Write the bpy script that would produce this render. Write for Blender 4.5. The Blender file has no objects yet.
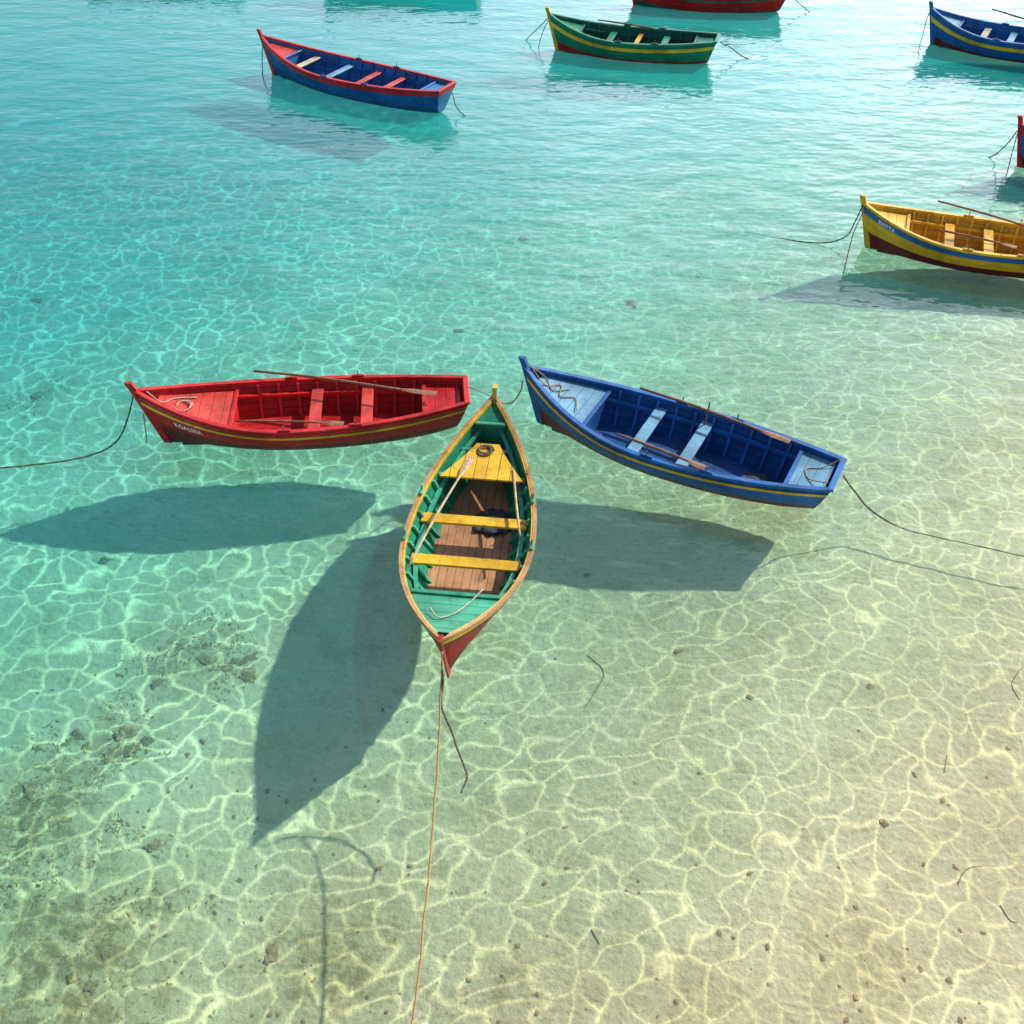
import bpy, bmesh, math, random
from mathutils import Vector, noise as mnoise
random.seed(7)
R = math.radians
scene = bpy.context.scene
COL = scene.collection

# ------------------------------------------------------------------ camera
CH, PITCH, FPX = 9.3, R(42.2), 1024.0
cam = bpy.data.objects.new('camera', bpy.data.cameras.new('camera'))
COL.objects.link(cam)
cam.location = (0, 0, CH); cam.rotation_euler = (R(90) - PITCH, 0, 0)
cam.data.sensor_width = 36; cam.data.lens = 36; cam.data.clip_end = 2000
scene.camera = cam

def ray(px, py):
    u = (px - 512) / FPX; v = (512 - py) / FPX
    c, s = math.cos(PITCH), math.sin(PITCH)
    return Vector((u, c + v * s, -s + v * c)).normalized()
def at(px, py, z=0.0):
    d = ray(px, py); k = (z - CH) / d.z
    return Vector((0, 0, CH)) + d * k
def depth(x, y):
    r = (y - 1.9 * x) / 12.0
    r = max(0, min(1, r)); r = r * r * (3 - 2 * r)
    return 0.42 + 0.78 * r
def bed_z(x, y):
    n = mnoise.noise(Vector((x * .35, y * .35, 3))) * .07 + mnoise.noise(Vector((x * 1.1, y * 1.1, 8))) * .025
    return -depth(x, y) + n
def bedpt(px, py):
    d = ray(px, py); p = at(px, py, 0)
    h = Vector((d.x, d.y, 0)) / 1.33
    r = Vector((h.x, h.y, -math.sqrt(1 - h.length_squared)))
    q = p.copy()
    for i in range(6):
        z = bed_z(q.x, q.y); q = p + r * (z / r.z)
    return q

# ------------------------------------------------------------------ object helpers
def link(name, bm, mats, parent=None, smooth=False):
    me = bpy.data.meshes.new(name)
    bm.to_mesh(me); bm.free()
    for m in (mats if isinstance(mats, (list, tuple)) else [mats]): me.materials.append(m)
    if smooth:
        for p in me.polygons: p.use_smooth = True
    o = bpy.data.objects.new(name, me); COL.objects.link(o)
    if parent: o.parent = parent
    return o
def tag(o, label=None, cat=None, group=None, kind=None):
    if label: o['label'] = label
    if cat: o['category'] = cat
    if group: o['group'] = group
    if kind: o['kind'] = kind
    return o
def loft(rings, bm=None, closed=True, cap=True, uvs=None, mat=0):
    bm = bm or bmesh.new()
    vs = [[bm.verts.new(p) for p in r] for r in rings]
    uvl = bm.loops.layers.uv.verify() if uvs else None
    n = len(rings[0])
    for i in range(len(vs) - 1):
        for j in range(n if closed else n - 1):
            k = (j + 1) % n
            try: f = bm.faces.new((vs[i][j], vs[i][k], vs[i + 1][k], vs[i + 1][j]))
            except ValueError: continue
            f.material_index = mat
            if uvl:
                for l, (a, b) in zip(f.loops, ((i, j), (i, k), (i + 1, k), (i + 1, j))): l[uvl].uv = uvs[a][b]
    if cap and closed:
        for r in (vs[0], list(reversed(vs[-1]))):
            try: bm.faces.new(r)
            except ValueError: pass
    return bm
def fix(bm, merge=0):
    if merge: bmesh.ops.remove_doubles(bm, verts=bm.verts, dist=merge)
    bmesh.ops.recalc_face_normals(bm, faces=bm.faces); return bm
def box(x0, x1, y0, y1, z0, z1, bev=.006, bm=None):
    b = bmesh.new()
    bmesh.ops.create_cube(b, size=1)
    for v in b.verts:
        v.co = Vector((x0 + (v.co.x + .5) * (x1 - x0), y0 + (v.co.y + .5) * (y1 - y0), z0 + (v.co.z + .5) * (z1 - z0)))
    if bev: bmesh.ops.bevel(b, geom=b.edges[:], offset=bev, segments=1, affect='EDGES')
    return b
def smooth_path(pts, n=8):
    pts = [Vector(p) for p in pts]
    if len(pts) < 3:
        return [pts[0].lerp(pts[-1], i / n) for i in range(n + 1)]
    e = [pts[0] * 2 - pts[1]] + pts + [pts[-1] * 2 - pts[-2]]
    out = []
    for i in range(1, len(e) - 2):
        p0, p1, p2, p3 = e[i - 1:i + 3]
        for k in range(n):
            t = k / n
            out.append(.5 * ((2 * p1) + (p2 - p0) * t + (2 * p0 - 5 * p1 + 4 * p2 - p3) * t * t + (3 * p1 - p0 - 3 * p2 + p3) * t ** 3))
    out.append(pts[-1]); return out
def tube(pts, rad, seg=7, bm=None):
    rings = []
    for i, p in enumerate(pts):
        a = pts[max(0, i - 1)]; b = pts[min(len(pts) - 1, i + 1)]
        d = (b - a).normalized()
        up = Vector((0, 0, 1)) if abs(d.z) < .9 else Vector((1, 0, 0))
        s = d.cross(up).normalized(); u = s.cross(d)
        r = rad(i / (len(pts) - 1)) if callable(rad) else rad
        rings.append([p + s * r * math.cos(2 * math.pi * k / seg) + u * r * math.sin(2 * math.pi * k / seg) for k in range(seg)])
    return loft(rings, bm)

# ------------------------------------------------------------------ materials
class NT:
    def __init__(s, name):
        s.m = bpy.data.materials.new(name); s.m.use_nodes = True
        s.t = s.m.node_tree; s.t.nodes.clear()
        s.out = s.n('ShaderNodeOutputMaterial')
    def n(s, typ, **kw):
        nd = s.t.nodes.new(typ)
        for k, v in kw.items(): setattr(nd, k, v)
        return nd
    def set(s, sock, v):
        if hasattr(v, 'is_output') or isinstance(v, bpy.types.NodeSocket): s.t.links.new(v, sock)
        else: sock.default_value = v
    def math(s, op, a, b=0.0, c=None, clamp=False):
        nd = s.n('ShaderNodeMath', operation=op); nd.use_clamp = clamp
        s.set(nd.inputs[0], a); s.set(nd.inputs[1], b)
        if c is not None: s.set(nd.inputs[2], c)
        return nd.outputs[0]
    def vmath(s, op, a, b=(0, 0, 0), scale=None, out=0):
        nd = s.n('ShaderNodeVectorMath', operation=op)
        s.set(nd.inputs[0], a); s.set(nd.inputs[1], b)
        if scale is not None: s.set(nd.inputs['Scale'], scale)
        return nd.outputs[out]
    def noise(s, vec, scale, detail=3, rough=.5, out='Fac'):
        nd = s.n('ShaderNodeTexNoise'); s.set(nd.inputs['Vector'], vec)
        nd.inputs['Scale'].default_value = scale; nd.inputs['Detail'].default_value = detail
        nd.inputs['Roughness'].default_value = rough
        return nd.outputs[out]
    def rng(s, v, a, b, c=0., d=1., smooth=True):
        nd = s.n('ShaderNodeMapRange'); nd.interpolation_type = 'SMOOTHSTEP' if smooth else 'LINEAR'
        s.set(nd.inputs[0], v)
        for i, x in enumerate((a, b, c, d)): s.set(nd.inputs[i + 1], x)
        return nd.outputs[0]
    def mix(s, f, a, b, typ='MIX'):
        nd = s.n('ShaderNodeMix', data_type='RGBA', blend_type=typ)
        s.set(nd.inputs[0], f); s.set(nd.inputs[6], a); s.set(nd.inputs[7], b)
        return nd.outputs[2]
    def ramp(s, f, stops):
        nd = s.n('ShaderNodeValToRGB'); s.set(nd.inputs[0], f)
        el = nd.color_ramp.elements
        while len(el) < len(stops): el.new(.5)
        for e, (p, c) in zip(el, stops): e.position = p; e.color = (*c, 1)
        return nd.outputs[0]
def c4(c): return (c[0], c[1], c[2], 1)

_paint = {}
def paint(name, col, seam=None, step=.12, wear=.6, rough=.42):
    key = (name, seam, step)
    if key in _paint: return _paint[key]
    s = NT('paint_' + name)
    if seam == 'uv': rough = .48; wear = .48
    tc = s.n('ShaderNodeTexCoord'); ob = tc.outputs['Object']
    big = s.noise(ob, 2.3, 2, .6)
    g = s.n('ShaderNodeMapping'); s.set(g.inputs[0], ob); g.inputs['Scale'].default_value = (3, 40, 40)
    grain = s.noise(g.outputs[0], 1.0, 2, .65)
    fine = s.noise(ob, 22, 3, .7)
    worn = s.noise(ob, 8, 4, .75)
    dark = tuple(x * .60 for x in col); light = tuple(min(1, x * 1.06 + .010) for x in col)
    c = s.mix(s.rng(big, .3, .7), c4(dark), c4(light))
    c = s.mix(s.math('MULTIPLY', s.rng(grain, .45, .75), .36), c, c4(tuple(x * .35 for x in col)))
    chalk = tuple(x * .82 + .09 for x in col)
    c = s.mix(s.math('MULTIPLY', s.rng(fine, .56, .70), wear * .7), c, c4(chalk))
    c = s.mix(s.math('MULTIPLY', s.rng(worn, .47, .34), .48), c, c4(tuple(x * .25 + .006 for x in col)))
    bare = s.math('MULTIPLY', s.rng(worn, .62, .67), min(1, wear * 1.4))
    c = s.mix(bare, c, (.19, .13, .08, 1))
    h = s.math('MULTIPLY', grain, .3)
    h = s.math('ADD', h, s.math('MULTIPLY', fine, .3))
    h = s.math('SUBTRACT', h, s.math('MULTIPLY', bare, .3))
    if seam:
        sp = s.n('ShaderNodeSeparateXYZ')
        s.set(sp.inputs[0], tc.outputs['UV'] if seam == 'uv' else ob)
        v = sp.outputs[{'uv': 1, 'x': 0, 'y': 1}[seam]]
        fr = s.math('FRACT', s.math('DIVIDE', s.math('ADD', v, 10.03), step))
        edge = s.math('MULTIPLY', s.math('ABSOLUTE', s.math('SUBTRACT', fr, .5)), 2.0)
        ln = s.rng(edge, .88, .97)
        c = s.mix(s.math('MULTIPLY', ln, .75 if seam == 'y' else .5), c, c4(tuple(x * .15 for x in col)))
        wn = s.n('ShaderNodeTexWhiteNoise', noise_dimensions='1D')
        s.set(wn.inputs['W'], s.math('FLOOR', s.math('DIVIDE', s.math('ADD', v, 10.03), step)))
        c = s.mix(s.math('MULTIPLY', wn.outputs[0], .55 if seam == 'y' else .3), c, c4(dark))
        h = s.math('SUBTRACT', h, s.math('MULTIPLY', ln, 1.0))
        if seam == 'uv': h = s.math('ADD', h, s.math('MULTIPLY', fr, 1.2))
    b = s.n('ShaderNodeBump'); b.inputs['Strength'].default_value = .7; b.inputs['Distance'].default_value = .008
    s.set(b.inputs['Height'], h)
    p = s.n('ShaderNodeBsdfPrincipled')
    s.set(p.inputs['Base Color'], c); s.set(p.inputs['Roughness'], s.math('ADD', s.rng(fine, .3, .7, rough - .08, rough + .15), s.math('MULTIPLY', bare, .3)))
    p.inputs['Specular IOR Level'].default_value = .16 if seam == 'uv' else .33
    s.set(p.inputs['Normal'], b.outputs[0]); s.t.links.new(p.outputs[0], s.out.inputs[0])
    _paint[key] = s.m
    return s.m
C = dict(
    red=(.64, .010, .008), dred=(.52, .010, .010), maroon=(.19, .008, .012), coral=(.68, .06, .04),
    blue=(.008, .13, .42), dblue=(.006, .085, .27), sky=(.17, .40, .56), lblue=(.03, .20, .45),
    green=(.008, .25, .125), dgreen=(.008, .13, .085), mint=(.05, .38, .22), yellow=(.88, .49, .015),
    ochre=(.78, .42, .025), wood=(.52, .28, .11), dwood=(.20, .10, .055), rwood=(.56, .28, .13), cream=(.62, .52, .33),
    white=(.75, .73, .68), orange=(.60, .20, .05), grey=(.14, .13, .12))
def M(n, seam=None, step=.12, wear=.6): return paint(n, C[n], seam, step, wear)

def simple(name, col, col2, scale=30, rough=.8, bump=.5):
    s = NT(name); tc = s.n('ShaderNodeTexCoord'); f = s.noise(tc.outputs['Object'], scale, 3, .65)
    c = s.mix(s.rng(f, .35, .65), c4(col), c4(col2))
    b = s.n('ShaderNodeBump'); b.inputs['Strength'].default_value = bump; b.inputs['Distance'].default_value = .01
    s.set(b.inputs['Height'], f)
    p = s.n('ShaderNodeBsdfPrincipled'); s.set(p.inputs['Base Color'], c); p.inputs['Roughness'].default_value = rough
    s.set(p.inputs['Normal'], b.outputs[0]); s.t.links.new(p.outputs[0], s.out.inputs[0]); return s.m
ROPE = simple('rope_fibre', (.46, .30, .11), (.27, .17, .07), 60)
DROPE = simple('weedy_rope', (.13, .11, .06), (.06, .06, .035), 40)
WROPE = simple('pale_rope', (.55, .48, .36), (.36, .30, .22), 60)
POLE = simple('oar_wood', (.30, .13, .06), (.16, .07, .035), 14, .6)
POLEL = simple('pale_oar_wood', (.55, .38, .20), (.36, .22, .11), 14, .6)
STONE = simple('stone', (.20, .12, .05), (.32, .22, .11), 3, .9)
ROCK = simple('weedy_rock', (.17, .11, .045), (.30, .21, .09), 4, .9)
WEED = simple('seaweed', (.24, .14, .045), (.34, .22, .08), 6, .9)
NET = simple('fishing_net', (.03, .05, .07), (.09, .08, .07), 50, .9)
LETTER = simple('letter_paint', (.88, .86, .83), (.80, .78, .75), 30, .6, .1)

# ------------------------------------------------------------------ boat
class Shape:
    def __init__(s, L, B, tm=.48, ws=.58, z0=.52, br=.40, sr=.12, rake=.28):
        s.L, s.B, s.tm, s.ws, s.z0, s.br, s.sr, s.rake = L, B / 2, tm, ws, z0, br, sr, rake
    def w(s, t):
        if t < s.tm: return s.B * (1 - abs(1 - t / s.tm) ** 2.05)
        u = (t - s.tm) / (1 - s.tm); return s.B * (1 - (1 - s.ws) * u ** 2.05)
    def zg(s, t):
        if t < s.tm: return s.z0 + s.br * (1 - t / s.tm) ** 2.1
        return s.z0 + s.sr * ((t - s.tm) / (1 - s.tm)) ** 2
    def zk(s, t):
        z = -.18 + .10 * (1 - t) ** 8
        return z + (.10 * t ** 8 if s.ws == 0 else .20 * t ** 5)
    def e(s, t):
        v = .34 + .42 * (1 - t) ** 4
        return v + (.40 * t ** 4 if s.ws == 0 else .08 * t ** 4)
    def X(s, t, f):
        x = s.L / 2 - t * s.L - s.rake * (1 - f) * (1 - t) ** 5
        return x + (s.rake if s.ws == 0 else .20) * (1 - f) * t ** 5
    def P(s, t, f, side=1, off=0.):
        return Vector((s.X(t, f), side * max(0, s.w(t) * f ** s.e(t) + off), s.zk(t) + (s.zg(t) - s.zk(t)) * f))
    def f(s, t, z): return max(0, min(1, (z - s.zk(t)) / (s.zg(t) - s.zk(t))))
    def I(s, t, z, side=1, off=-.035):
        f = s.f(t, z); return Vector((s.X(t, f), side * max(.003, s.w(t) * f ** s.e(t) + off), z))
def lin(a, b, n): return [a + (b - a) * i / (n - 1) for i in range(n)]

def boat(label, bowpx, sternpx, B, cfg, group=None, double=False, detail=True):
    zb, zs = (.90, .82) if double else (.52 + cfg.get('br', .38) + .02, .64)
    a = at(*bowpx, zb); b = at(*sternpx, zs)
    d = a - b; d.z = 0
    L = d.length; mid = (a + b) / 2
    root = bpy.data.objects.new('fishing_boat', None); COL.objects.link(root)
    root.location = (mid.x, mid.y, 0); root.rotation_euler = (0, 0, math.atan2(d.y, d.x))
    tag(root, label, 'boat', group)
    S = Shape(L, B, tm=.43 if double else .47, ws=0 if double else .50, br=cfg.get('br', .38), sr=.32 if double else .12)
    N = 45; ts = lin(0, 1, N)
    # hull shell (bottom paint + topsides)
    bm = bmesh.new()
    for side in (1, -1):
        for mi, (g0, g1, nq) in enumerate(((0, 1, 8), (1, 2, 8))):
            rings, uvs = [], []
            for t in ts:
                zbp = cfg.get('wl', .10) + .45 * (S.zg(t) - S.z0)
                fb = S.f(t, zbp)
                fs = [fb * q * q for q in lin(0, 1, nq)] if mi == 0 else lin(fb, 1, nq)
                rings.append([S.P(t, f, side) for f in fs]); uvs.append([(t * L, f) for f in fs])
            loft(rings, bm, closed=False, cap=False, uvs=uvs, mat=mi)
    fix(bm, .0008)
    link('hull', bm, [M(cfg['bottom'], 'uv', .14), M(cfg['side'], 'uv', .14)], root, True)
    # inner lining, one skin from gunwale to gunwale passing under the floorboards
    zf = .08; rings, uvs = [], []
    for t in lin(.015, .985 if double else 1, 40):
        zz = lin(S.zg(t) - .005, zf - .03, 8)
        rings.append([S.I(t, z, 1) for z in zz] + [S.I(t, z, -1) for z in reversed(zz)])
        u = [(t * L, S.f(t, z)) for z in zz]; uvs.append(u + u[::-1])
    link('inner_lining', fix(loft(rings, closed=False, cap=False, uvs=uvs), .0008), M(cfg['inner'], 'uv', .14), root, True)
    # floor
    tt = lin(.05, .95 if double else .93, 26)
    link('floorboards', fix(loft([[S.I(t, zf, 1, -.02), S.I(t, zf, -1, -.02), S.I(t, zf - .02, -1, -.02), S.I(t, zf - .02, 1, -.02)] for t in tt])),
         M(cfg['floor'], 'y', .105, .9), root)
    # gunwale caps
    rin = cfg.get('railw', .052)
    for side in (1, -1):
        rings = []
        for t in ts:
            z = S.zg(t); x = S.X(t, 1); w = S.w(t); i = side * max(.002, w - rin); o = side * (w + .018)
            rings.append([Vector((x, i, z - .02)), Vector((x, i, z + .018)), Vector((x, o, z + .018)), Vector((x, o, z - .02))])
        link('gunwale', fix(loft(rings)), M(cfg['rail']), root)
    if 'inrail' in cfg:
        for side in (1, -1):
            rings = []
            for t in lin(.03, .97, 36):
                z = S.zg(t); x = S.X(t, 1); w = S.w(t); i = side * max(.002, w - rin - .02); o = side * max(.004, w - rin - .002)
                rings.append([Vector((x, i, z - .04)), Vector((x, i, z + .012)), Vector((x, o, z + .012)), Vector((x, o, z - .04))])
            link('inner_rail', fix(loft(rings)), M(cfg['inrail']), root)
    # painted strakes
    for (f0, f1, cn) in cfg['strakes']:
        for side in (1, -1):
            rings = [[S.P(t, f0, side, .002), S.P(t, f0, side, .018), S.P(t, f1, side, .018), S.P(t, f1, side, .002)] for t in ts]
            link('rubbing_strake', fix(loft(rings)), M(cn), root)
    # stem posts
    for end in ((0, 1) if double else (0,)):
        sg = 1 if end == 0 else -1; rings = []
        fs = lin(0, 1, 9)
        pts = [S.P(end, f, 1) for f in fs]
        top = pts[-1] + Vector((sg * .05, 0, .07 if double and end == 0 else .13)); pts.append(top)
        for i, p in enumerate(pts):
            hw = .028 if i < 9 else .034
            if double and end == 0: hw *= .7
            rings.append([Vector((p.x - sg * .07, hw, p.z)), Vector((p.x + sg * .035, hw * .6, p.z)),
                          Vector((p.x + sg * .035, -hw * .6, p.z)), Vector((p.x - sg * .07, -hw, p.z))])
        cn = cfg.get('stem', cfg['side'])
        if double and end == 0: cn = 'dred'
        link('stem_post', fix(loft(rings)), M(cn), root)
    # keel
    kt = lin(.06, .94, 16)
    link('keel', fix(loft([[Vector((S.X(t, 0), .02, S.zk(t) + .01)), Vector((S.X(t, 0), -.02, S.zk(t) + .01)),
                            Vector((S.X(t, 0), -.02, S.zk(t) - .05)), Vector((S.X(t, 0), .02, S.zk(t) - .05))] for t in kt])), M(cfg['bottom']), root)
    # transom
    if not double:
        fs = [q * q for q in lin(0, 1, 12)]
        prof = [S.P(1, f, 1, -.004) for f in fs] + [S.P(1, f, -1, -.004) for f in reversed(fs[1:])]
        r0 = [p + Vector((.03, 0, 0)) for p in prof]; r1 = [p + Vector((-.012, 0, 0)) for p in prof]
        tb = link('transom', fix(loft([r0, r1])), M(cfg.get('transom', cfg['side']), None), root)
        if 'band' in cfg:
            pb = [S.P(1, f, 1, .002) for f in (.80, .88, .96)] + [S.P(1, f, -1, .002) for f in (.96, .88, .80)]
            link('transom_band', fix(loft([[p + Vector((-.013, 0, 0)) for p in pb], [p + Vector((-.028, 0, 0)) for p in pb]])), M(cfg['band']), tb)
        w = S.w(1) + .01; z = S.zg(1); x = S.X(1, 1)
        link('transom_cap', box(x - .03, x + .05, -w, w, z - .016, z + .022), M(cfg['rail']), root)
    # ribs: each one piece from gunwale to gunwale, passing under the floor
    for t in lin(.10, .90, 14 if detail else 9):
        if any(d0 - .01 < t < d1 + .01 for d0, d1, *_ in cfg['decks']): continue
        zz = lin(S.zg(t) - .022, zf - .012, 7); rings = []
        for side, zl in ((1, zz), (-1, zz[::-1])):
            for z in zl:
                p = S.I(t, z, side); q = S.I(t, z, side, -.085)
                rings.append([p + Vector((.02, 0, 0)), p - Vector((.02, 0, 0)), Vector((p.x - .02, q.y, p.z + (.0 if z > zf else .006))), Vector((p.x + .02, q.y, p.z + (.0 if z > zf else .006)))])
        link('rib', fix(loft(rings)), M(cfg['rib']), root)
    # inner stringers carrying the thwarts
    for side in (1, -1):
        rings = []
        for t in lin(.12, .92, 26):
            z = S.zg(t) - .19
            p = S.I(t, z, side, -.05); q = S.I(t, z, side, -.105)
            rings.append([p, p + Vector((0, 0, .045)), Vector((p.x, q.y, z + .045)), Vector((p.x, q.y, z))])
        link('stringer', fix(loft(rings)), M(cfg['rib']), root)
    # decks
    for (t0, t1, dz, cn, nm) in cfg['decks']:
        rings = []
        for i, t in enumerate(lin(t0, t1, 10)):
            z = (S.zg(t) + dz) if nm != 'seat' else S.zg(t1) + dz
            k = 1 if nm != 'seat' else .90 - .42 * i / 9
            r_ = [S.I(t, z, 1, -.04), S.I(t, z, -1, -.04), S.I(t, z - .025, -1, -.04), S.I(t, z - .025, 1, -.04)]
            rings.append([Vector((p.x, p.y * k, p.z)) for p in r_])
        link({'seat': 'stern_seat'}.get(nm, nm), fix(loft(rings)), M(cn, 'y' if nm == 'seat' else 'x', .16), root)
        te = t1 if t0 < .3 else t0
        z = S.zg(te) + dz - .025; x = S.X(te, .8)
        if nm != 'seat':
            pf = [S.I(te, zz, 1, -.045) for zz in lin(zf, z, 6)]
            pf = pf + [Vector((p.x, -p.y, p.z)) for p in reversed(pf)]
            o = .05 if te == t1 else -.05
            link('bulkhead', fix(loft([[Vector((x + o * .2, p.y, p.z)) for p in pf], [Vector((x + o, p.y, p.z)) for p in pf]])), M(cfg['inner']), root)
            link('deck_beam', box(x - .03, x + .03, -S.I(te, z, 1).y, S.I(te, z, 1).y, z + .004 + .02, z + .055), M(cfg['rib']), root)
        else:
            zc = S.zg(t1) + dz - .047
            for tc_ in (t0 + .02, t1 - .02):
                xx = S.X(tc_, .8); ww = S.I(tc_, zc, 1, -.03).y
                link('seat_beam', box(xx - .03, xx + .03, -ww, ww, zc - .02, zc + .02), M(cfg['rib']), root)
    # thwarts
    for (t, cn, wd) in cfg['thwarts']:
        z = S.zg(t) - .13; x = S.X(t, .8); w = S.I(t, z, 1, -.045).y
        link('thwart', box(x - wd / 2, x + wd / 2, -w, w, z - .018, z + .018), M(cn, None), root)
    # oarlock blocks and pins
    for t in cfg.get('locks', (.45, .66)):
        for side in (1, -1):
            x = S.X(t, 1); y = side * (S.w(t) - .017); z = S.zg(t) + .018
            bl = link('oarlock_block', box(x - .09, x + .09, y - .022, y + .022, z, z + .03, .008), M(cfg['rib']), root)
            bm = tube([Vector((x, y, z + .03)), Vector((x, y, z + .10))], .009, 6)
            link('thole_pin', bm, POLE, bl)
    # name lettering on the bow, both sides
    if 'text' in cfg:
        cu = bpy.data.curves.new('t', 'FONT'); cu.body = cfg['text']; cu.size = 1; cu.resolution_u = 2; cu.offset = .02
        to = bpy.data.objects.new('t', cu); COL.objects.link(to)
        bpy.context.view_layer.update()
        me = to.evaluated_get(bpy.context.evaluated_depsgraph_get()).to_mesh()
        vs = [v.co.copy() for v in me.vertices]; fc = [tuple(p.vertices) for p in me.polygons]
        wmax = max(v.x for v in vs)
        bpy.data.objects.remove(to)
        for side in (1, -1):
            bm = bmesh.new(); nv = []
            for v in vs:
                u = v.x if side == 1 else wmax - v.x
                t = cfg['tx0'] + u * cfg.get('tw', .10) / L; f = cfg['tf'] + v.y * cfg.get('th', .155)
                nv.append(bm.verts.new(S.P(t, f, side, .024)))
            for f_ in fc:
                try: bm.faces.new([nv[i] for i in f_])
                except ValueError: pass
            link('name_lettering', bm, LETTER, root)
    return root, S, L

FAR = 'boats moored further out on the bay'
red = boat('red wooden boat with red interior and yellow strake, left of the green boat', (132, 389), (467, 390), 1.32, dict(
    bottom='maroon', side='red', inner='dred', floor='dred', rail='red', rib='red', stem='red', transom='red', wl=.15,
    strakes=[(.75, .82, 'yellow'), (.86, .94, 'red')], decks=[(.06, .28, -.10, 'coral', 'foredeck'), (.87, .985, -.10, 'red', 'stern_deck')],
    thwarts=[(.53, 'coral', .17), (.69, 'coral', .17)], text='KGALSEA', tx0=.095, tf=.58, tw=.10, th=.15))
green = boat('green and yellow double ended boat with wooden floorboards, bow towards the viewer', (441, 640), (495, 396), 1.62, dict(
    bottom='maroon', side='dred', inner='green', floor='rwood', rail='wood', railw=.032, inrail='yellow', rib='mint', stem='ochre', wl=.06,
    strakes=[(.78, .86, 'maroon'), (.88, .955, 'yellow')], decks=[(.05, .215, -.07, 'mint', 'foredeck'), (.675, .84, -.13, 'yellow', 'seat'), (.90, .97, -.05, 'green', 'stern_deck')],
    thwarts=[(.365, 'yellow', .17), (.53, 'yellow', .17)], locks=(.42, .60)), double=True)
blue = boat('blue wooden boat with pale blue thwarts and yellow strake, right of the green boat', (524, 364), (838, 475), 1.42, dict(
    bottom='maroon', side='blue', inner='dblue', floor='dblue', rail='blue', rib='blue', stem='blue', transom='blue', wl=.12,
    strakes=[(.76, .84, 'yellow')], decks=[(.05, .25, -.08, 'sky', 'foredeck'), (.88, .985, -.07, 'sky', 'stern_deck')],
    thwarts=[(.42, 'sky', .17), (.575, 'sky', .17)], locks=(.48, .66)))
ul = boat('blue boat with red gunwale floating alone at the upper left', (260, 34), (447, 87), 1.45, dict(
    bottom='dblue', side='blue', inner='lblue', floor='dblue', rail='red', rib='blue', stem='red', transom='lblue', wl=.10, band='red',
    strakes=[(.80, .95, 'red')], decks=[(.05, .17, -.09, 'coral', 'foredeck'), (.90, .985, -.08, 'lblue', 'stern_deck')],
    thwarts=[(.25, 'cream', .17), (.42, 'sky', .17), (.58, 'coral', .15), (.72, 'coral', .15)]), FAR)
tg = boat('green boat with yellow strake and red bottom near the top edge', (548, 12), (718, 38), 1.40, dict(
    bottom='dred', side='green', inner='dgreen', floor='dgreen', rail='green', rib='dgreen', stem='yellow', transom='dgreen', wl=.06,
    strakes=[(.68, .82, 'yellow')], decks=[(.05, .2, -.09, 'green', 'foredeck'), (.88, .985, -.08, 'green', 'stern_deck')],
    thwarts=[(.38, 'green', .17), (.54, 'ochre', .12), (.70, 'green', .17)]), FAR)
tr = boat('bright red boat cut off by the top edge of the view', (628, -30), (789, -12), 1.45, dict(
    bottom='dgreen', side='red', inner='red', floor='dwood', rail='red', rib='red', stem='red', transom='red', wl=.00,
    strakes=[(.70, .78, 'dgreen')], decks=[(.05, .2, -.09, 'red', 'foredeck')], thwarts=[(.4, 'coral', .17), (.6, 'coral', .17)]), FAR, detail=False)
rb = boat('blue boat with yellow strake in the top right corner', (931, 6), (1098, 42), 1.5, dict(
    bottom='maroon', side='blue', inner='lblue', floor='dblue', rail='blue', rib='blue', stem='blue', wl=.05,
    strakes=[(.66, .80, 'yellow')], decks=[(.05, .2, -.09, 'sky', 'foredeck')],
    thwarts=[(.36, 'cream', .17), (.52, 'sky', .17), (.70, 'coral', .17)]), FAR)
ye = boat('yellow boat with blue strake and dark red bottom at the right edge', (863, 201), (1112, 248), 1.42, dict(
    bottom='maroon', side='yellow', inner='ochre', floor='ochre', rail='yellow', rib='yellow', stem='yellow', wl=.16, br=.32,
    strakes=[(.79, .93, 'blue')], decks=[(.05, .2, -.09, 'yellow', 'foredeck')],
    thwarts=[(.38, 'ochre', .17), (.54, 'yellow', .17), (.72, 'ochre', .17)], text='EVITTA', tx0=.075, tf=.805, th=.13, tw=.10), FAR)
re = boat('red bow of a boat just entering the right edge above the yellow boat', (1020, 121), (1215, 165), 1.5, dict(
    bottom='maroon', side='blue', inner='dred', floor='dwood', rail='red', rib='red', stem='red', wl=.04,
    strakes=[(.80, .93, 'red')], decks=[(.05, .2, -.09, 'red', 'foredeck')], thwarts=[(.4, 'coral', .17), (.6, 'coral', .17)]), FAR, detail=False)
o1 = boat('green boat beyond the top edge, seen only by its reflection left of centre', (318, -52), (480, -34), 1.45, dict(
    bottom='maroon', side='green', inner='dgreen', floor='dwood', rail='green', rib='green', stem='yellow',
    strakes=[(.80, .9, 'yellow')], decks=[(.05, .2, -.09, 'mint', 'foredeck')], thwarts=[(.4, 'ochre', .17), (.6, 'ochre', .17)]), FAR, detail=False)
o2 = boat('green boat beyond the top edge, seen only by its reflection at far left', (72, -62), (236, -45), 1.45, dict(
    bottom='maroon', side='dgreen', inner='dgreen', floor='dwood', rail='green', rib='green', stem='yellow',
    strakes=[(.80, .9, 'ochre')], decks=[(.05, .2, -.09, 'green', 'foredeck')], thwarts=[(.4, 'ochre', .17), (.6, 'ochre', .17)]), FAR, detail=False)

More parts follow.
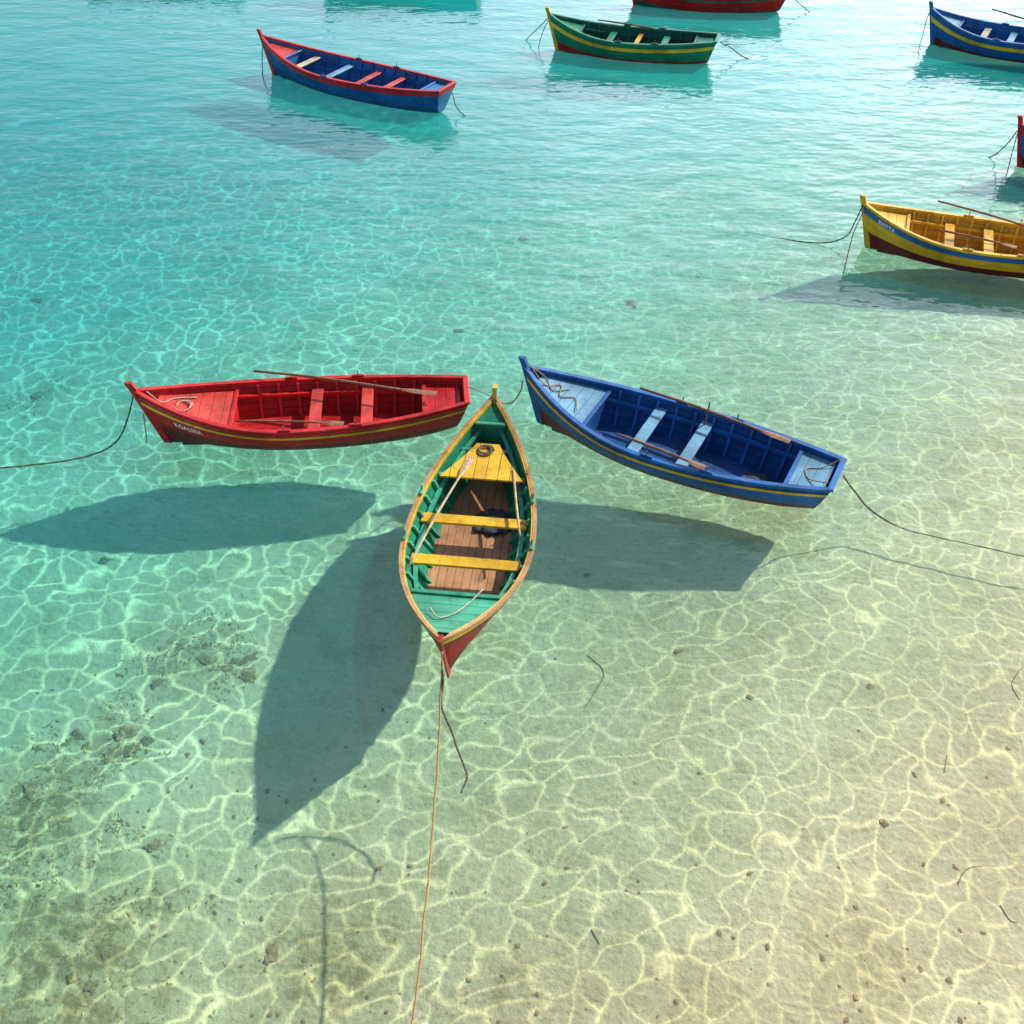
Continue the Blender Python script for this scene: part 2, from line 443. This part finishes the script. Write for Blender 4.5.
# ------------------------------------------------------------------ oars and poles
def oar(label, p0, p1, z0, z1, mat=POLE, blade=True, group=None, rad=.02):
    a = at(*p0, z0); b = at(*p1, z1)
    root = bpy.data.objects.new('oar' if blade else 'pole', None); COL.objects.link(root)
    root.location = a
    tag(root, label, 'oar' if blade else 'pole', group)
    d = b - a; Ln = d.length
    root.rotation_euler = d.to_track_quat('X', 'Z').to_euler()
    sl = Ln * (.80 if blade else 1)
    bend = lambda x: Vector((x, .012 * math.sin(x * 2.1), .01 * math.sin(x * 1.7)))
    link('shaft', fix(tube([bend(sl * i / 12) for i in range(13)], lambda t: rad * (.85 + .25 * math.sin(t * 3)), 8)), mat, root, True)
    if blade:
        rings = []
        for i in range(8):
            x = sl - .02 + (Ln - sl) * i / 7; w = .02 + .035 * min(1, i / 3); h = .014 - .001 * i
            o = bend(x)
            rings.append([o + Vector((0, w, 0)), o + Vector((0, 0, h)), o + Vector((0, -w, 0)), o + Vector((0, 0, -h))])
        link('blade', fix(loft(rings)), mat, root)
    return root
oar('long wooden oar lying along the far gunwale of the red boat', (254, 371), (438, 393), .66, .66)
oar('short oar lying along the near inside of the red boat', (236, 421), (345, 424), .50, .50, POLE, True, rad=.016)
oar('dark oar resting on the far gunwale of the blue boat', (640, 388), (792, 441), .64, .64)
oar('brown oar lying along the near gunwale of the blue boat', (617, 434), (706, 469), .60, .60)
oar('short upright stick rising from the middle of the blue boat', (703, 432), (709, 403), .25, .85, POLE, False, rad=.012)
oar('pale oar lying along the left side of the green boat', (409, 566), (471, 456), .58, .60, POLEL, rad=.016)
oar('pale pole lying along the right side of the green boat', (520, 536), (514, 470), .54, .56, POLEL, False, rad=.016)
oar('long oar sticking up over the far side of the yellow boat', (938, 201), (1060, 236), .95, .60)
oar('brown oar lying across the thwarts of the yellow boat', (934, 229), (1018, 248), .52, .52)
oar('dark pole lying across the green boat near the top edge', (598, 20), (655, 29), .62, .55, POLE, False)
oar('oar sticking out over the blue boat in the top right corner', (992, 9), (1050, 28), .85, .6)

# ------------------------------------------------------------------ ropes
def rope(label, pts, rad=.014, mat=ROPE, name='mooring_rope', n=10, wob=.012):
    P_ = [at(p[0], p[1], p[2]) for p in pts]
    path = smooth_path(P_, n)
    path = [p + Vector((mnoise.noise(p * 3), mnoise.noise(p * 3 + Vector((9, 0, 0))), .5 * mnoise.noise(p * 3 + Vector((0, 9, 0))))) * wob for p in path]
    L_ = len(path)
    return tag(link(name, fix(tube(path, lambda t: rad * (1 + .18 * math.sin(t * L_ * 2.4)), 6)), mat, None, True), label, 'rope')
def rope3(label, pts, rad=.014, mat=ROPE, name='mooring_rope', n=10):
    path = smooth_path(pts, n)
    return tag(link(name, fix(tube(path, rad, 6)), mat, None, True), label, 'rope')
rope('dark mooring rope running left from the bow of the red boat', [(133, 396, .75), (128, 418, .45), (118, 440, .15), (95, 454, .04), (50, 463, .03), (0, 468, .03), (-90, 474, .02)], .012, DROPE)
rope('short rope end hanging from the bow of the red boat', [(143, 414, .5), (145, 427, .28), (147, 443, -.05)], .010, ROPE)
rope('long tan rope running from the bow of the green boat to the bottom edge', [(442, 652, .86), (441, 690, .46), (438, 760, .20), (431, 850, .08), (421, 950, .04), (411, 1030, .02), (395, 1130, -.05)], .011, ROPE)
rope('frayed dark rope dangling below the bow of the green boat', [(441, 668, .66), (443, 690, .45), (447, 715, .25), (456, 738, .10), (460, 762, .03), (466, 777, .01), (462, 793, -.03)], .012, DROPE, wob=.06)
rope('rope linking the stern post of the green boat to the blue bow', [(523, 381, .70), (521, 391, .50), (512, 402, .45), (501, 402, .62), (496, 398, .80)], .012, ROPE)
rope('thin rope rising left from the stern post of the green boat', [(494, 397, .85), (484, 393, .7), (473, 388, .60), (466, 386, .60)], .009, WROPE)
rope('dark knotted mooring rope running right from the stern of the blue boat', [(843, 476, .62), (853, 490, .36), (872, 512, .06), (898, 526, .0), (950, 540, -.01), (1024, 556, -.01), (1120, 574, -.02)], .012, DROPE, wob=.03)
rope('mooring rope trailing left from the bow of the yellow boat', [(863, 205, .80), (855, 222, .5), (845, 237, .2), (822, 243, .03), (790, 240, .0), (745, 233, -.04)], .012, DROPE)
rope('second rope hanging straight down from the bow of the yellow boat', [(865, 209, .72), (853, 235, .35), (846, 262, .02), (841, 286, -.25)], .010, ROPE)
rope('rope hanging from the bow of the upper left boat', [(263, 42, .8), (262, 58, .4), (263, 77, .0), (268, 96, -.3)], .013, DROPE)
rope('short rope end trailing from the stern of the upper left boat', [(452, 93, .5), (457, 108, .15), (468, 119, -.05)], .012, DROPE)
rope('rope slanting left from the bow of the top green boat', [(549, 17, .8), (540, 26, .45), (530, 36, .12), (524, 42, -.05)], .013, ROPE)
rope('rope hanging down at the bow of the top green boat', [(549, 19, .7), (542, 34, .35), (538, 50, -.05)], .010, DROPE)
rope('mooring rope running right from the stern of the top green boat', [(720, 42, .5), (731, 48, .25), (742, 56, .05), (757, 62, -.05)], .014, DROPE)
rope('rope slanting left from the bow at the right edge', [(1019, 129, .8), (1008, 143, .4), (996, 154, .1), (984, 159, -.05)], .013, DROPE)
rope('rope hanging down from the bow at the right edge', [(1018, 133, .7), (1010, 160, .2), (1003, 192, -.3)], .011, ROPE)
rope('rope hanging from the bow in the top right corner', [(930, 11, .8), (926, 22, .3), (923, 34, -.05)], .012, DROPE)
rope('short rope at the stern of the bright red boat at the top', [(790, -6, .5), (800, 4, .2), (812, 14, -.05)], .012, DROPE)

def local_pt(bt, t, y, dz):
    root, S, L = bt
    a = root.rotation_euler.z; x = S.X(t, 1); z = S.zg(t) + dz
    return Vector((root.location.x + x * math.cos(a) - y * math.sin(a), root.location.y + x * math.sin(a) + y * math.cos(a), z))
def coil(label, bt, t, y, dz, r, turns=3.2, mat=WROPE, squash=1.0, rad=.009):
    c = local_pt(bt, t, y, dz); pts = []
    for i in range(int(turns * 10)):
        a = i / 10 * 2 * math.pi; rr = r * (1 - .13 * i / 10 + .06 * math.sin(a * 1.7))
        pts.append(c + Vector((rr * math.cos(a), squash * rr * math.sin(a), .012 + .006 * i / 10)))
    return rope3(label, pts, rad, mat, 'rope_coil', 2)
coil('pale rope loop on the foredeck of the red boat', red, .14, .05, -.09, .13, 1.6, WROPE)
coil('dark rope coil on the yellow stern seat of the green boat', green, .80, -.02, -.10, .12, 3.4, DROPE)
rope3('loose rope lying across the foredeck of the green boat', [local_pt(green, .235, .30, .0), local_pt(green, .19, .18, -.05), local_pt(green, .14, .05, -.05), local_pt(green, .11, -.12, -.04), local_pt(green, .14, -.25, .0)], .010, WROPE, 'loose_rope')
rope3('loose rope hanging inside the right hand side of the green boat', [local_pt(green, .50, .70, .02), local_pt(green, .54, .60, -.12), local_pt(green, .60, .56, -.22), local_pt(green, .66, .56, -.10), local_pt(green, .70, .60, .02)], .010, DROPE, 'loose_rope')
rope3('loose rope along the foredeck of the blue boat', [local_pt(blue, .02, .0, .08), local_pt(blue, .08, .06, -.06), local_pt(blue, .12, -.1, -.06), local_pt(blue, .14, .12, -.06), local_pt(blue, .18, .0, -.06), local_pt(blue, .21, .25, -.04)], .009, ROPE, 'loose_rope')
rope3('second loose rope crossing the foredeck of the blue boat', [local_pt(blue, .03, .0, .06), local_pt(blue, .07, -.08, -.06), local_pt(blue, .11, .08, -.06), local_pt(blue, .15, -.12, -.06)], .008, ROPE, 'loose_rope')
rope3('loose rope end over the foredeck of the red boat', [local_pt(red, .04, .0, .03), local_pt(red, .08, .05, -.07), local_pt(red, .11, -.1, -.08), local_pt(red, .17, -.2, -.08)], .009, WROPE, 'loose_rope')
rope3('thin rope lying on the stern deck of the blue boat', [local_pt(blue, .99, -.3, .03), local_pt(blue, .95, -.15, -.055), local_pt(blue, .91, -.05, -.055), local_pt(blue, .93, .15, -.055), local_pt(blue, .985, .25, .03)], .008, ROPE, 'loose_rope')

def net_heap(label, bt, t, y, rx, ry, h, z=.08, mat=NET):
    root, S, L = bt
    bm = bmesh.new(); bmesh.ops.create_icosphere(bm, subdivisions=4, radius=1)
    for v in bm.verts:
        n = mnoise.noise(v.co * 2.2 + Vector((t * 9, 0, 0))) * .35 + mnoise.noise(v.co * 6) * .18 + mnoise.noise(v.co * 14) * .08
        v.co *= 1 + n; v.co.x *= rx; v.co.y *= ry; v.co.z = max(-.02, v.co.z) * h
    o = link('fishing_net', bm, mat, None, True)
    c = local_pt(bt, t, y, 0); o.location = (c.x, c.y, z); o.rotation_euler = (0, 0, root.rotation_euler.z)
    return tag(o, label, 'fishing net')
net_heap('low dark heap of net in the stern of the blue boat', blue, .78, .05, .22, .25, .08)
net_heap('small brown heap of net in the middle of the yellow boat', ye, .46, 0, .22, .25, .12)
net_heap('dark heap of net under the yellow stern seat edge of the green boat', green, .60, .20, .26, .26, .07)

# ------------------------------------------------------------------ seabed
def spacing(n, near, far):
    k = math.asinh(far / near); return [near * math.sinh(k * (2 * i / (n - 1) - 1)) for i in range(n)]
bm = bmesh.new()
xs = spacing(200, 6, 320); ys = [10 + y for y in spacing(200, 6, 320)]
rows = [[bm.verts.new((x, y, bed_z(x, y))) for x in xs] for y in ys]
for j in range(len(ys) - 1):
    for i in range(len(xs) - 1): bm.faces.new((rows[j][i], rows[j][i + 1], rows[j + 1][i + 1], rows[j + 1][i]))
s = NT('sandy_seabed')
geo = s.n('ShaderNodeNewGeometry'); pos = geo.outputs['Position']
big = s.noise(pos, .45, 2, .6); med = s.noise(pos, 2.2, 4, .65); fine = s.noise(pos, 14, 3, .7)
c = s.mix(s.rng(big, .3, .7), (.46, .41, .25, 1), (.54, .48, .31, 1))
c = s.mix(s.math('MULTIPLY', s.rng(med, .46, .72), .48), c, (.32, .27, .15, 1))
c = s.mix(s.math('MULTIPLY', s.rng(fine, .5, .72), .40), c, (.24, .20, .11, 1))
WB = [((190, 660), .85, .65), ((110, 735), .8, .5), ((35, 815), 1.1, .85), ((60, 960), 1.6, .85), ((330, 960), 1.1, .65), ((520, 1000), 1.0, .5), ((870, 960), .7, .4), ((700, 1000), .6, .35), ((350, 820), .3, .3), ((40, 395), .6, .4)]
mask = None
for (pp, rad, st) in WB:
    q = bedpt(*pp)
    dd = s.vmath('DISTANCE', pos, (q.x, q.y, q.z), out=1)
    v = s.rng(dd, rad * .1, rad * 1.4, st, 0.)
    mask = v if mask is None else s.math('MAXIMUM', mask, v)
blot = s.rng(s.math('ADD', s.noise(pos, 4.5, 5, .75), s.math('MULTIPLY', mask, .15)), .54, .70)
c = s.mix(s.math('MULTIPLY', mask, .62), c, (.36, .25, .10, 1))
c = s.mix(s.math('MULTIPLY', blot, s.math('MULTIPLY', mask, .85, clamp=True)), c, (.17, .11, .04, 1))
spk = s.n('ShaderNodeTexVoronoi'); s.set(spk.inputs['Vector'], pos); spk.inputs['Scale'].default_value = 7.5
c = s.mix(s.math('MULTIPLY', s.rng(spk.outputs['Distance'], .05, .17, 1., 0.), s.math('ADD', s.rng(med, .42, .6, .12, .5), s.math('MULTIPLY', mask, .4))), c, (.18, .13, .065, 1))
mp = s.n('ShaderNodeMapping'); s.set(mp.inputs[0], pos); mp.inputs['Rotation'].default_value = (0, 0, R(20)); mp.inputs['Scale'].default_value = (1, 2.0, 1)
rip = s.n('ShaderNodeTexWave'); rip.bands_direction = 'Y'; s.set(rip.inputs['Vector'], mp.outputs[0]); rip.inputs['Scale'].default_value = 1.0
rip.inputs['Distortion'].default_value = 16; rip.inputs['Detail'].default_value = 1; rip.inputs['Detail Scale'].default_value = 1.1
b = s.n('ShaderNodeBump'); b.inputs['Strength'].default_value = .7; b.inputs['Distance'].default_value = .05
s.set(b.inputs['Height'], s.math('ADD', s.math('MULTIPLY', rip.outputs['Fac'], .08), s.math('ADD', s.math('MULTIPLY', med, 1.0), s.math('MULTIPLY', fine, .45))))
p = s.n('ShaderNodeBsdfDiffuse'); s.set(p.inputs['Color'], c); s.set(p.inputs['Normal'], b.outputs[0]); s.t.links.new(p.outputs[0], s.out.inputs[0])
tag(link('seabed', bm, s.m, None, True), 'sandy seabed under clear shallow water', 'seabed', kind='structure')

# ------------------------------------------------------------------ water
s = NT('clear_sea_water')
geo = s.n('ShaderNodeNewGeometry'); pos = geo.outputs['Position']
mp = s.n('ShaderNodeMapping'); s.set(mp.inputs[0], pos); mp.inputs['Scale'].default_value = (.70, 1.30, 1); mp.inputs['Rotation'].default_value = (0, 0, R(12))
n1 = s.noise(mp.outputs[0], 1.2, 2, .5); n2 = s.noise(mp.outputs[0], 5.0, 1, .5)
h = s.math('ADD', s.math('MULTIPLY', n1, .50), s.math('MULTIPLY', n2, .11))
b = s.n('ShaderNodeBump'); b.inputs['Strength'].default_value = 1.0; b.inputs['Distance'].default_value = .062
s.set(b.inputs['Height'], h)
b2 = s.n('ShaderNodeBump'); b2.inputs['Strength'].default_value = 1.0; b2.inputs['Distance'].default_value = .09
s.set(b2.inputs['Height'], h)
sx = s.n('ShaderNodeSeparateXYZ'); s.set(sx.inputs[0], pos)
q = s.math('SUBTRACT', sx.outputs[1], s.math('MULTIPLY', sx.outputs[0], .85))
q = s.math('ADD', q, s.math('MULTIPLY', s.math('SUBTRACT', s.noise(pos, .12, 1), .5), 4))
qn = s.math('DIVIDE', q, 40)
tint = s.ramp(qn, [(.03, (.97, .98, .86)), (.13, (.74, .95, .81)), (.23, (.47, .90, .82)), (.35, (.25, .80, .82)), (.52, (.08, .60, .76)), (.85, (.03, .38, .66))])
refr = s.n('ShaderNodeBsdfRefraction'); refr.inputs['IOR'].default_value = 1.33
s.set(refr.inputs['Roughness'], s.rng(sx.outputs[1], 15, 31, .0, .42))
s.set(refr.inputs['Color'], tint); s.set(refr.inputs['Normal'], b.outputs[0])
# teal diffuse painted into the surface stands in for scattered light, stronger further out
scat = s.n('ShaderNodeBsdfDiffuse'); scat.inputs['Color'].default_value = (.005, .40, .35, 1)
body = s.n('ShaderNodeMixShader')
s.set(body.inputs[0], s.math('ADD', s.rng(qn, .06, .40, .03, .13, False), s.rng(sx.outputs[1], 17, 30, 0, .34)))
s.t.links.new(refr.outputs[0], body.inputs[1]); s.t.links.new(scat.outputs[0], body.inputs[2])
gl = s.n('ShaderNodeBsdfGlossy'); gl.inputs['Roughness'].default_value = .05; gl.inputs['Color'].default_value = (1, 1, 1, 1); s.set(gl.inputs['Normal'], b2.outputs[0])
fr = s.n('ShaderNodeFresnel'); fr.inputs['IOR'].default_value = 1.52; s.set(fr.inputs['Normal'], b2.outputs[0])
top = s.n('ShaderNodeMixShader'); s.set(top.inputs[0], fr.outputs[0]); s.t.links.new(body.outputs[0], top.inputs[1]); s.t.links.new(gl.outputs[0], top.inputs[2])
# bright caustic net painted as a cell pattern into the underside's transparent colour
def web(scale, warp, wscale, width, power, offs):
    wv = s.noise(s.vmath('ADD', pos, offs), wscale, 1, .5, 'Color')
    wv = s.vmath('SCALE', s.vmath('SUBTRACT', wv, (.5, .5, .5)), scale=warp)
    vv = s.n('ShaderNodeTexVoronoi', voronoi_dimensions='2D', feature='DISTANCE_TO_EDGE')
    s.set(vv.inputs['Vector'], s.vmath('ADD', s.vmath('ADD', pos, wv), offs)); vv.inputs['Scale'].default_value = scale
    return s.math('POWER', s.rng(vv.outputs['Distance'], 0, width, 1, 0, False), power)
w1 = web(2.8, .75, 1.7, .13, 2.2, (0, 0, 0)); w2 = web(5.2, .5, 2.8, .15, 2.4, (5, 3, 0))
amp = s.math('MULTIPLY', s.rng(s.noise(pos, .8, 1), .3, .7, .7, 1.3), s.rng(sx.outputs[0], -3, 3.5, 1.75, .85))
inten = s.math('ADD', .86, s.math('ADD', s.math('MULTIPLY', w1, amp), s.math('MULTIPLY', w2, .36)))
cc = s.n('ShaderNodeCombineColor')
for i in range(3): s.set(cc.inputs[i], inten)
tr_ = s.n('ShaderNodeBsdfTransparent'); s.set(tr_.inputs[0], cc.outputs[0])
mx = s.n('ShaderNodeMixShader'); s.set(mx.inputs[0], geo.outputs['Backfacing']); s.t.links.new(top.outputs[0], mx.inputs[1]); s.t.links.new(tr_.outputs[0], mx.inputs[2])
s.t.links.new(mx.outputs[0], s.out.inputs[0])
bm = bmesh.new()
xs = spacing(40, 20, 318); ys = [10 + y for y in spacing(40, 20, 318)]
rows = [[bm.verts.new((x, y, 0)) for x in xs] for y in ys]
for j in range(len(ys) - 1):
    for i in range(len(xs) - 1): bm.faces.new((rows[j][i], rows[j][i + 1], rows[j + 1][i + 1], rows[j + 1][i]))
tag(link('water', bm, s.m, None, True), 'clear turquoise sea water with light ripples', 'water', kind='structure')

# ------------------------------------------------------------------ stones, twigs, weed on the bed
def stone_mesh(name, seed, mat, rough):
    bm = bmesh.new(); bmesh.ops.create_icosphere(bm, subdivisions=4, radius=1)
    o_ = Vector((seed, 0, 0))
    for v in bm.verts:
        v.co *= 1 + mnoise.noise(v.co * 1.4 + o_) * .5 + mnoise.noise(v.co * 3.5 + o_) * rough + mnoise.noise(v.co * 8 + o_) * rough * .5
        v.co.z *= .5
    return link(name, bm, mat, None, True)
spots = [(273, 955, .10), (127, 733, .12), (155, 846, .08), (630, 303, .14), (524, 238, .10), (247, 676, .12), (37, 395, .12), (380, 868, .05),
         (588, 575, .06), (678, 652, .05), (750, 697, .045), (884, 822, .05), (870, 686, .04), (105, 560, .09), (460, 330, .10), (36, 300, .12)]
for i in range(240):
    u = random.random()
    if u < .6: px, py = random.uniform(0, 1024), 600 + 424 * random.random() ** .55
    elif u < .8: px, py = random.uniform(0, 420), 640 + 384 * random.random() ** .7
    else: px, py = random.gauss(80, 90), random.gauss(850, 90)
    if not (0 < px < 1024 and 600 < py < 1024): continue
    spots.append((px, py, random.uniform(.010, .022) if random.random() < .6 else random.uniform(.02, .036)))
src = []
for i, (px, py, r) in enumerate(spots):
    q = bedpt(px, py)
    if len(src) < 4: o = stone_mesh('stone', i * 3.7, STONE, .18); src.append(o)
    else: o = random.choice(src).copy(); COL.objects.link(o)
    o.location = (q.x, q.y, q.z - r * .05); o.rotation_euler = (random.uniform(-.2, .2), random.uniform(-.2, .2), random.uniform(0, 6.3))
    o.scale = (r * random.uniform(.8, 1.3), r * random.uniform(.7, 1.1), r * random.uniform(.4, .7))
    tag(o, 'weathered brown stone lying on the sandy seabed', 'stone', 'stones scattered over the seabed')
src = []
for (cx, cy, sxp, syp, n_) in ((200, 658, 34, 14, 9), (118, 738, 30, 12, 7), (40, 815, 36, 26, 9), (60, 950, 60, 30, 8)):
    for k in range(n_):
        px, py = random.gauss(cx, sxp), random.gauss(cy, syp)
        if not (0 < px < 1024 and py < 1024): continue
        q = bedpt(px, py); r = random.uniform(.035, .11)
        if len(src) < 4: o = stone_mesh('weedy_rock', 20 + len(src) * 5.1, ROCK, .3); src.append(o)
        else: o = random.choice(src).copy(); COL.objects.link(o)
        o.location = (q.x, q.y, q.z - r * .12); o.rotation_euler = (random.uniform(-.2, .2), random.uniform(-.2, .2), random.uniform(0, 6.3))
        o.scale = (r * random.uniform(.8, 1.4), r * random.uniform(.7, 1.1), r * random.uniform(.3, .5))
        tag(o, 'low dark weed covered rock in the clusters at lower left', 'rock', 'weedy rocks clustered at lower left')
for i, (pts, lab) in enumerate([(((588, 655), (604, 672), (596, 690), (586, 706)), 'curved twig on the seabed below the stern of the blue boat'),
                               (((1022, 668), (1012, 684), (1020, 700)), 'forked twig on the seabed at the right edge'),
                               (((958, 884), (966, 870), (984, 866)), 'small bent twig on the sand at lower right'),
                               (((947, 755), (944, 772)), 'short straight twig on the sand at right'),
                               (((1000, 905), (1010, 920), (1018, 923)), 'thin dark twig on the sand in the lower right corner'),
                               (((592, 930), (600, 944)), 'tiny twig on the sand near the bottom, right of the tan rope')]):
    P_ = [bedpt(*p_) + Vector((0, 0, .006)) for p_ in pts]
    tag(link('twig', fix(tube(smooth_path(P_, 6), lambda t: .007 * (1.1 - .6 * t), 5)), STONE, None, True), lab, 'twig')
bm = bmesh.new()
for (pp, rad, st) in WB[:4] + [WB[-1]]:
    c0 = bedpt(*pp)
    for k in range(int(1000 * st * rad)):
        a = random.uniform(0, 6.283); r = rad * random.random() ** .6
        x, y = c0.x + r * math.cos(a), c0.y + r * math.sin(a)
        if mnoise.noise(Vector((x * 1.6, y * 1.6, 0))) + .12 * (1 - r / rad) < .02: continue
        z = bed_z(x, y); az = random.uniform(0, 6.283); ln = random.uniform(.02, .06); w = random.uniform(.005, .011)
        d = Vector((math.cos(az), math.sin(az), random.uniform(.05, .4))) * ln; sd = Vector((-math.sin(az), math.cos(az), 0)) * w
        o = Vector((x, y, z))
        f = [bm.verts.new(o - sd), bm.verts.new(o + sd), bm.verts.new(o + d + sd * .5), bm.verts.new(o + d - sd * .5)]
        bm.faces.new(f)
tag(link('seaweed', bm, WEED), 'low brown seaweed growing in patches on the seabed at left', 'seaweed', kind='stuff')

# ------------------------------------------------------------------ light
sd = Vector((2.1, 1.4, 2.2)).normalized()
sun = bpy.data.objects.new('sun', bpy.data.lights.new('sun', 'SUN')); COL.objects.link(sun)
sun.data.energy = 5.0; sun.data.angle = R(1.0); sun.data.color = (1, .96, .89)
sun.rotation_euler = sd.to_track_quat('Z', 'Y').to_euler(); sun.location = sd * 30
w = bpy.data.worlds.new('World'); scene.world = w; w.use_nodes = True
nt = w.node_tree; bg = nt.nodes['Background']; sky = nt.nodes.new('ShaderNodeTexSky'); sky.sky_type = 'NISHITA'; sky.sun_disc = False
sky.sun_elevation = math.asin(sd.z); sky.sun_rotation = math.atan2(sd.x, sd.y)
nt.links.new(sky.outputs[0], bg.inputs[0]); bg.inputs[1].default_value = .15
# unseen bright haze and cloud added low on the sunward side, silvering far water
tc = nt.nodes.new('ShaderNodeTexCoord'); sp = nt.nodes.new('ShaderNodeSeparateXYZ'); nt.links.new(tc.outputs['Generated'], sp.inputs[0])
def wm(inp, a, b_, c_, d_):
    m = nt.nodes.new('ShaderNodeMapRange'); m.interpolation_type = 'SMOOTHSTEP'; nt.links.new(inp, m.inputs[0])
    for i, v in enumerate((a, b_, c_, d_)): m.inputs[i + 1].default_value = v
    return m.outputs[0]
def mul(a, b_):
    m = nt.nodes.new('ShaderNodeMath'); m.operation = 'MULTIPLY'; nt.links.new(a, m.inputs[0]); nt.links.new(b_, m.inputs[1]); return m.outputs[0]
nz = nt.nodes.new('ShaderNodeTexNoise'); nt.links.new(tc.outputs['Generated'], nz.inputs[0]); nz.inputs['Scale'].default_value = 3; nz.inputs['Detail'].default_value = 3
hz = mul(mul(wm(sp.outputs[2], .22, .72, 2.5, .0), wm(sp.outputs[0], -.42, .32, .12, 1.15)), mul(wm(nz.outputs[0], .35, .65, .75, 1.2), wm(sp.outputs[1], .0, .65, .05, 1.0)))
bg2 = nt.nodes.new('ShaderNodeBackground'); bg2.inputs[0].default_value = (.94, .93, 1, 1); nt.links.new(hz, bg2.inputs[1])
ad = nt.nodes.new('ShaderNodeAddShader'); nt.links.new(bg.outputs[0], ad.inputs[0]); nt.links.new(bg2.outputs[0], ad.inputs[1])
nt.links.new(ad.outputs[0], nt.nodes['World Output'].inputs[0])
scene.view_settings.view_transform = 'Standard'; scene.view_settings.look = 'None'; scene.view_settings.exposure = 0
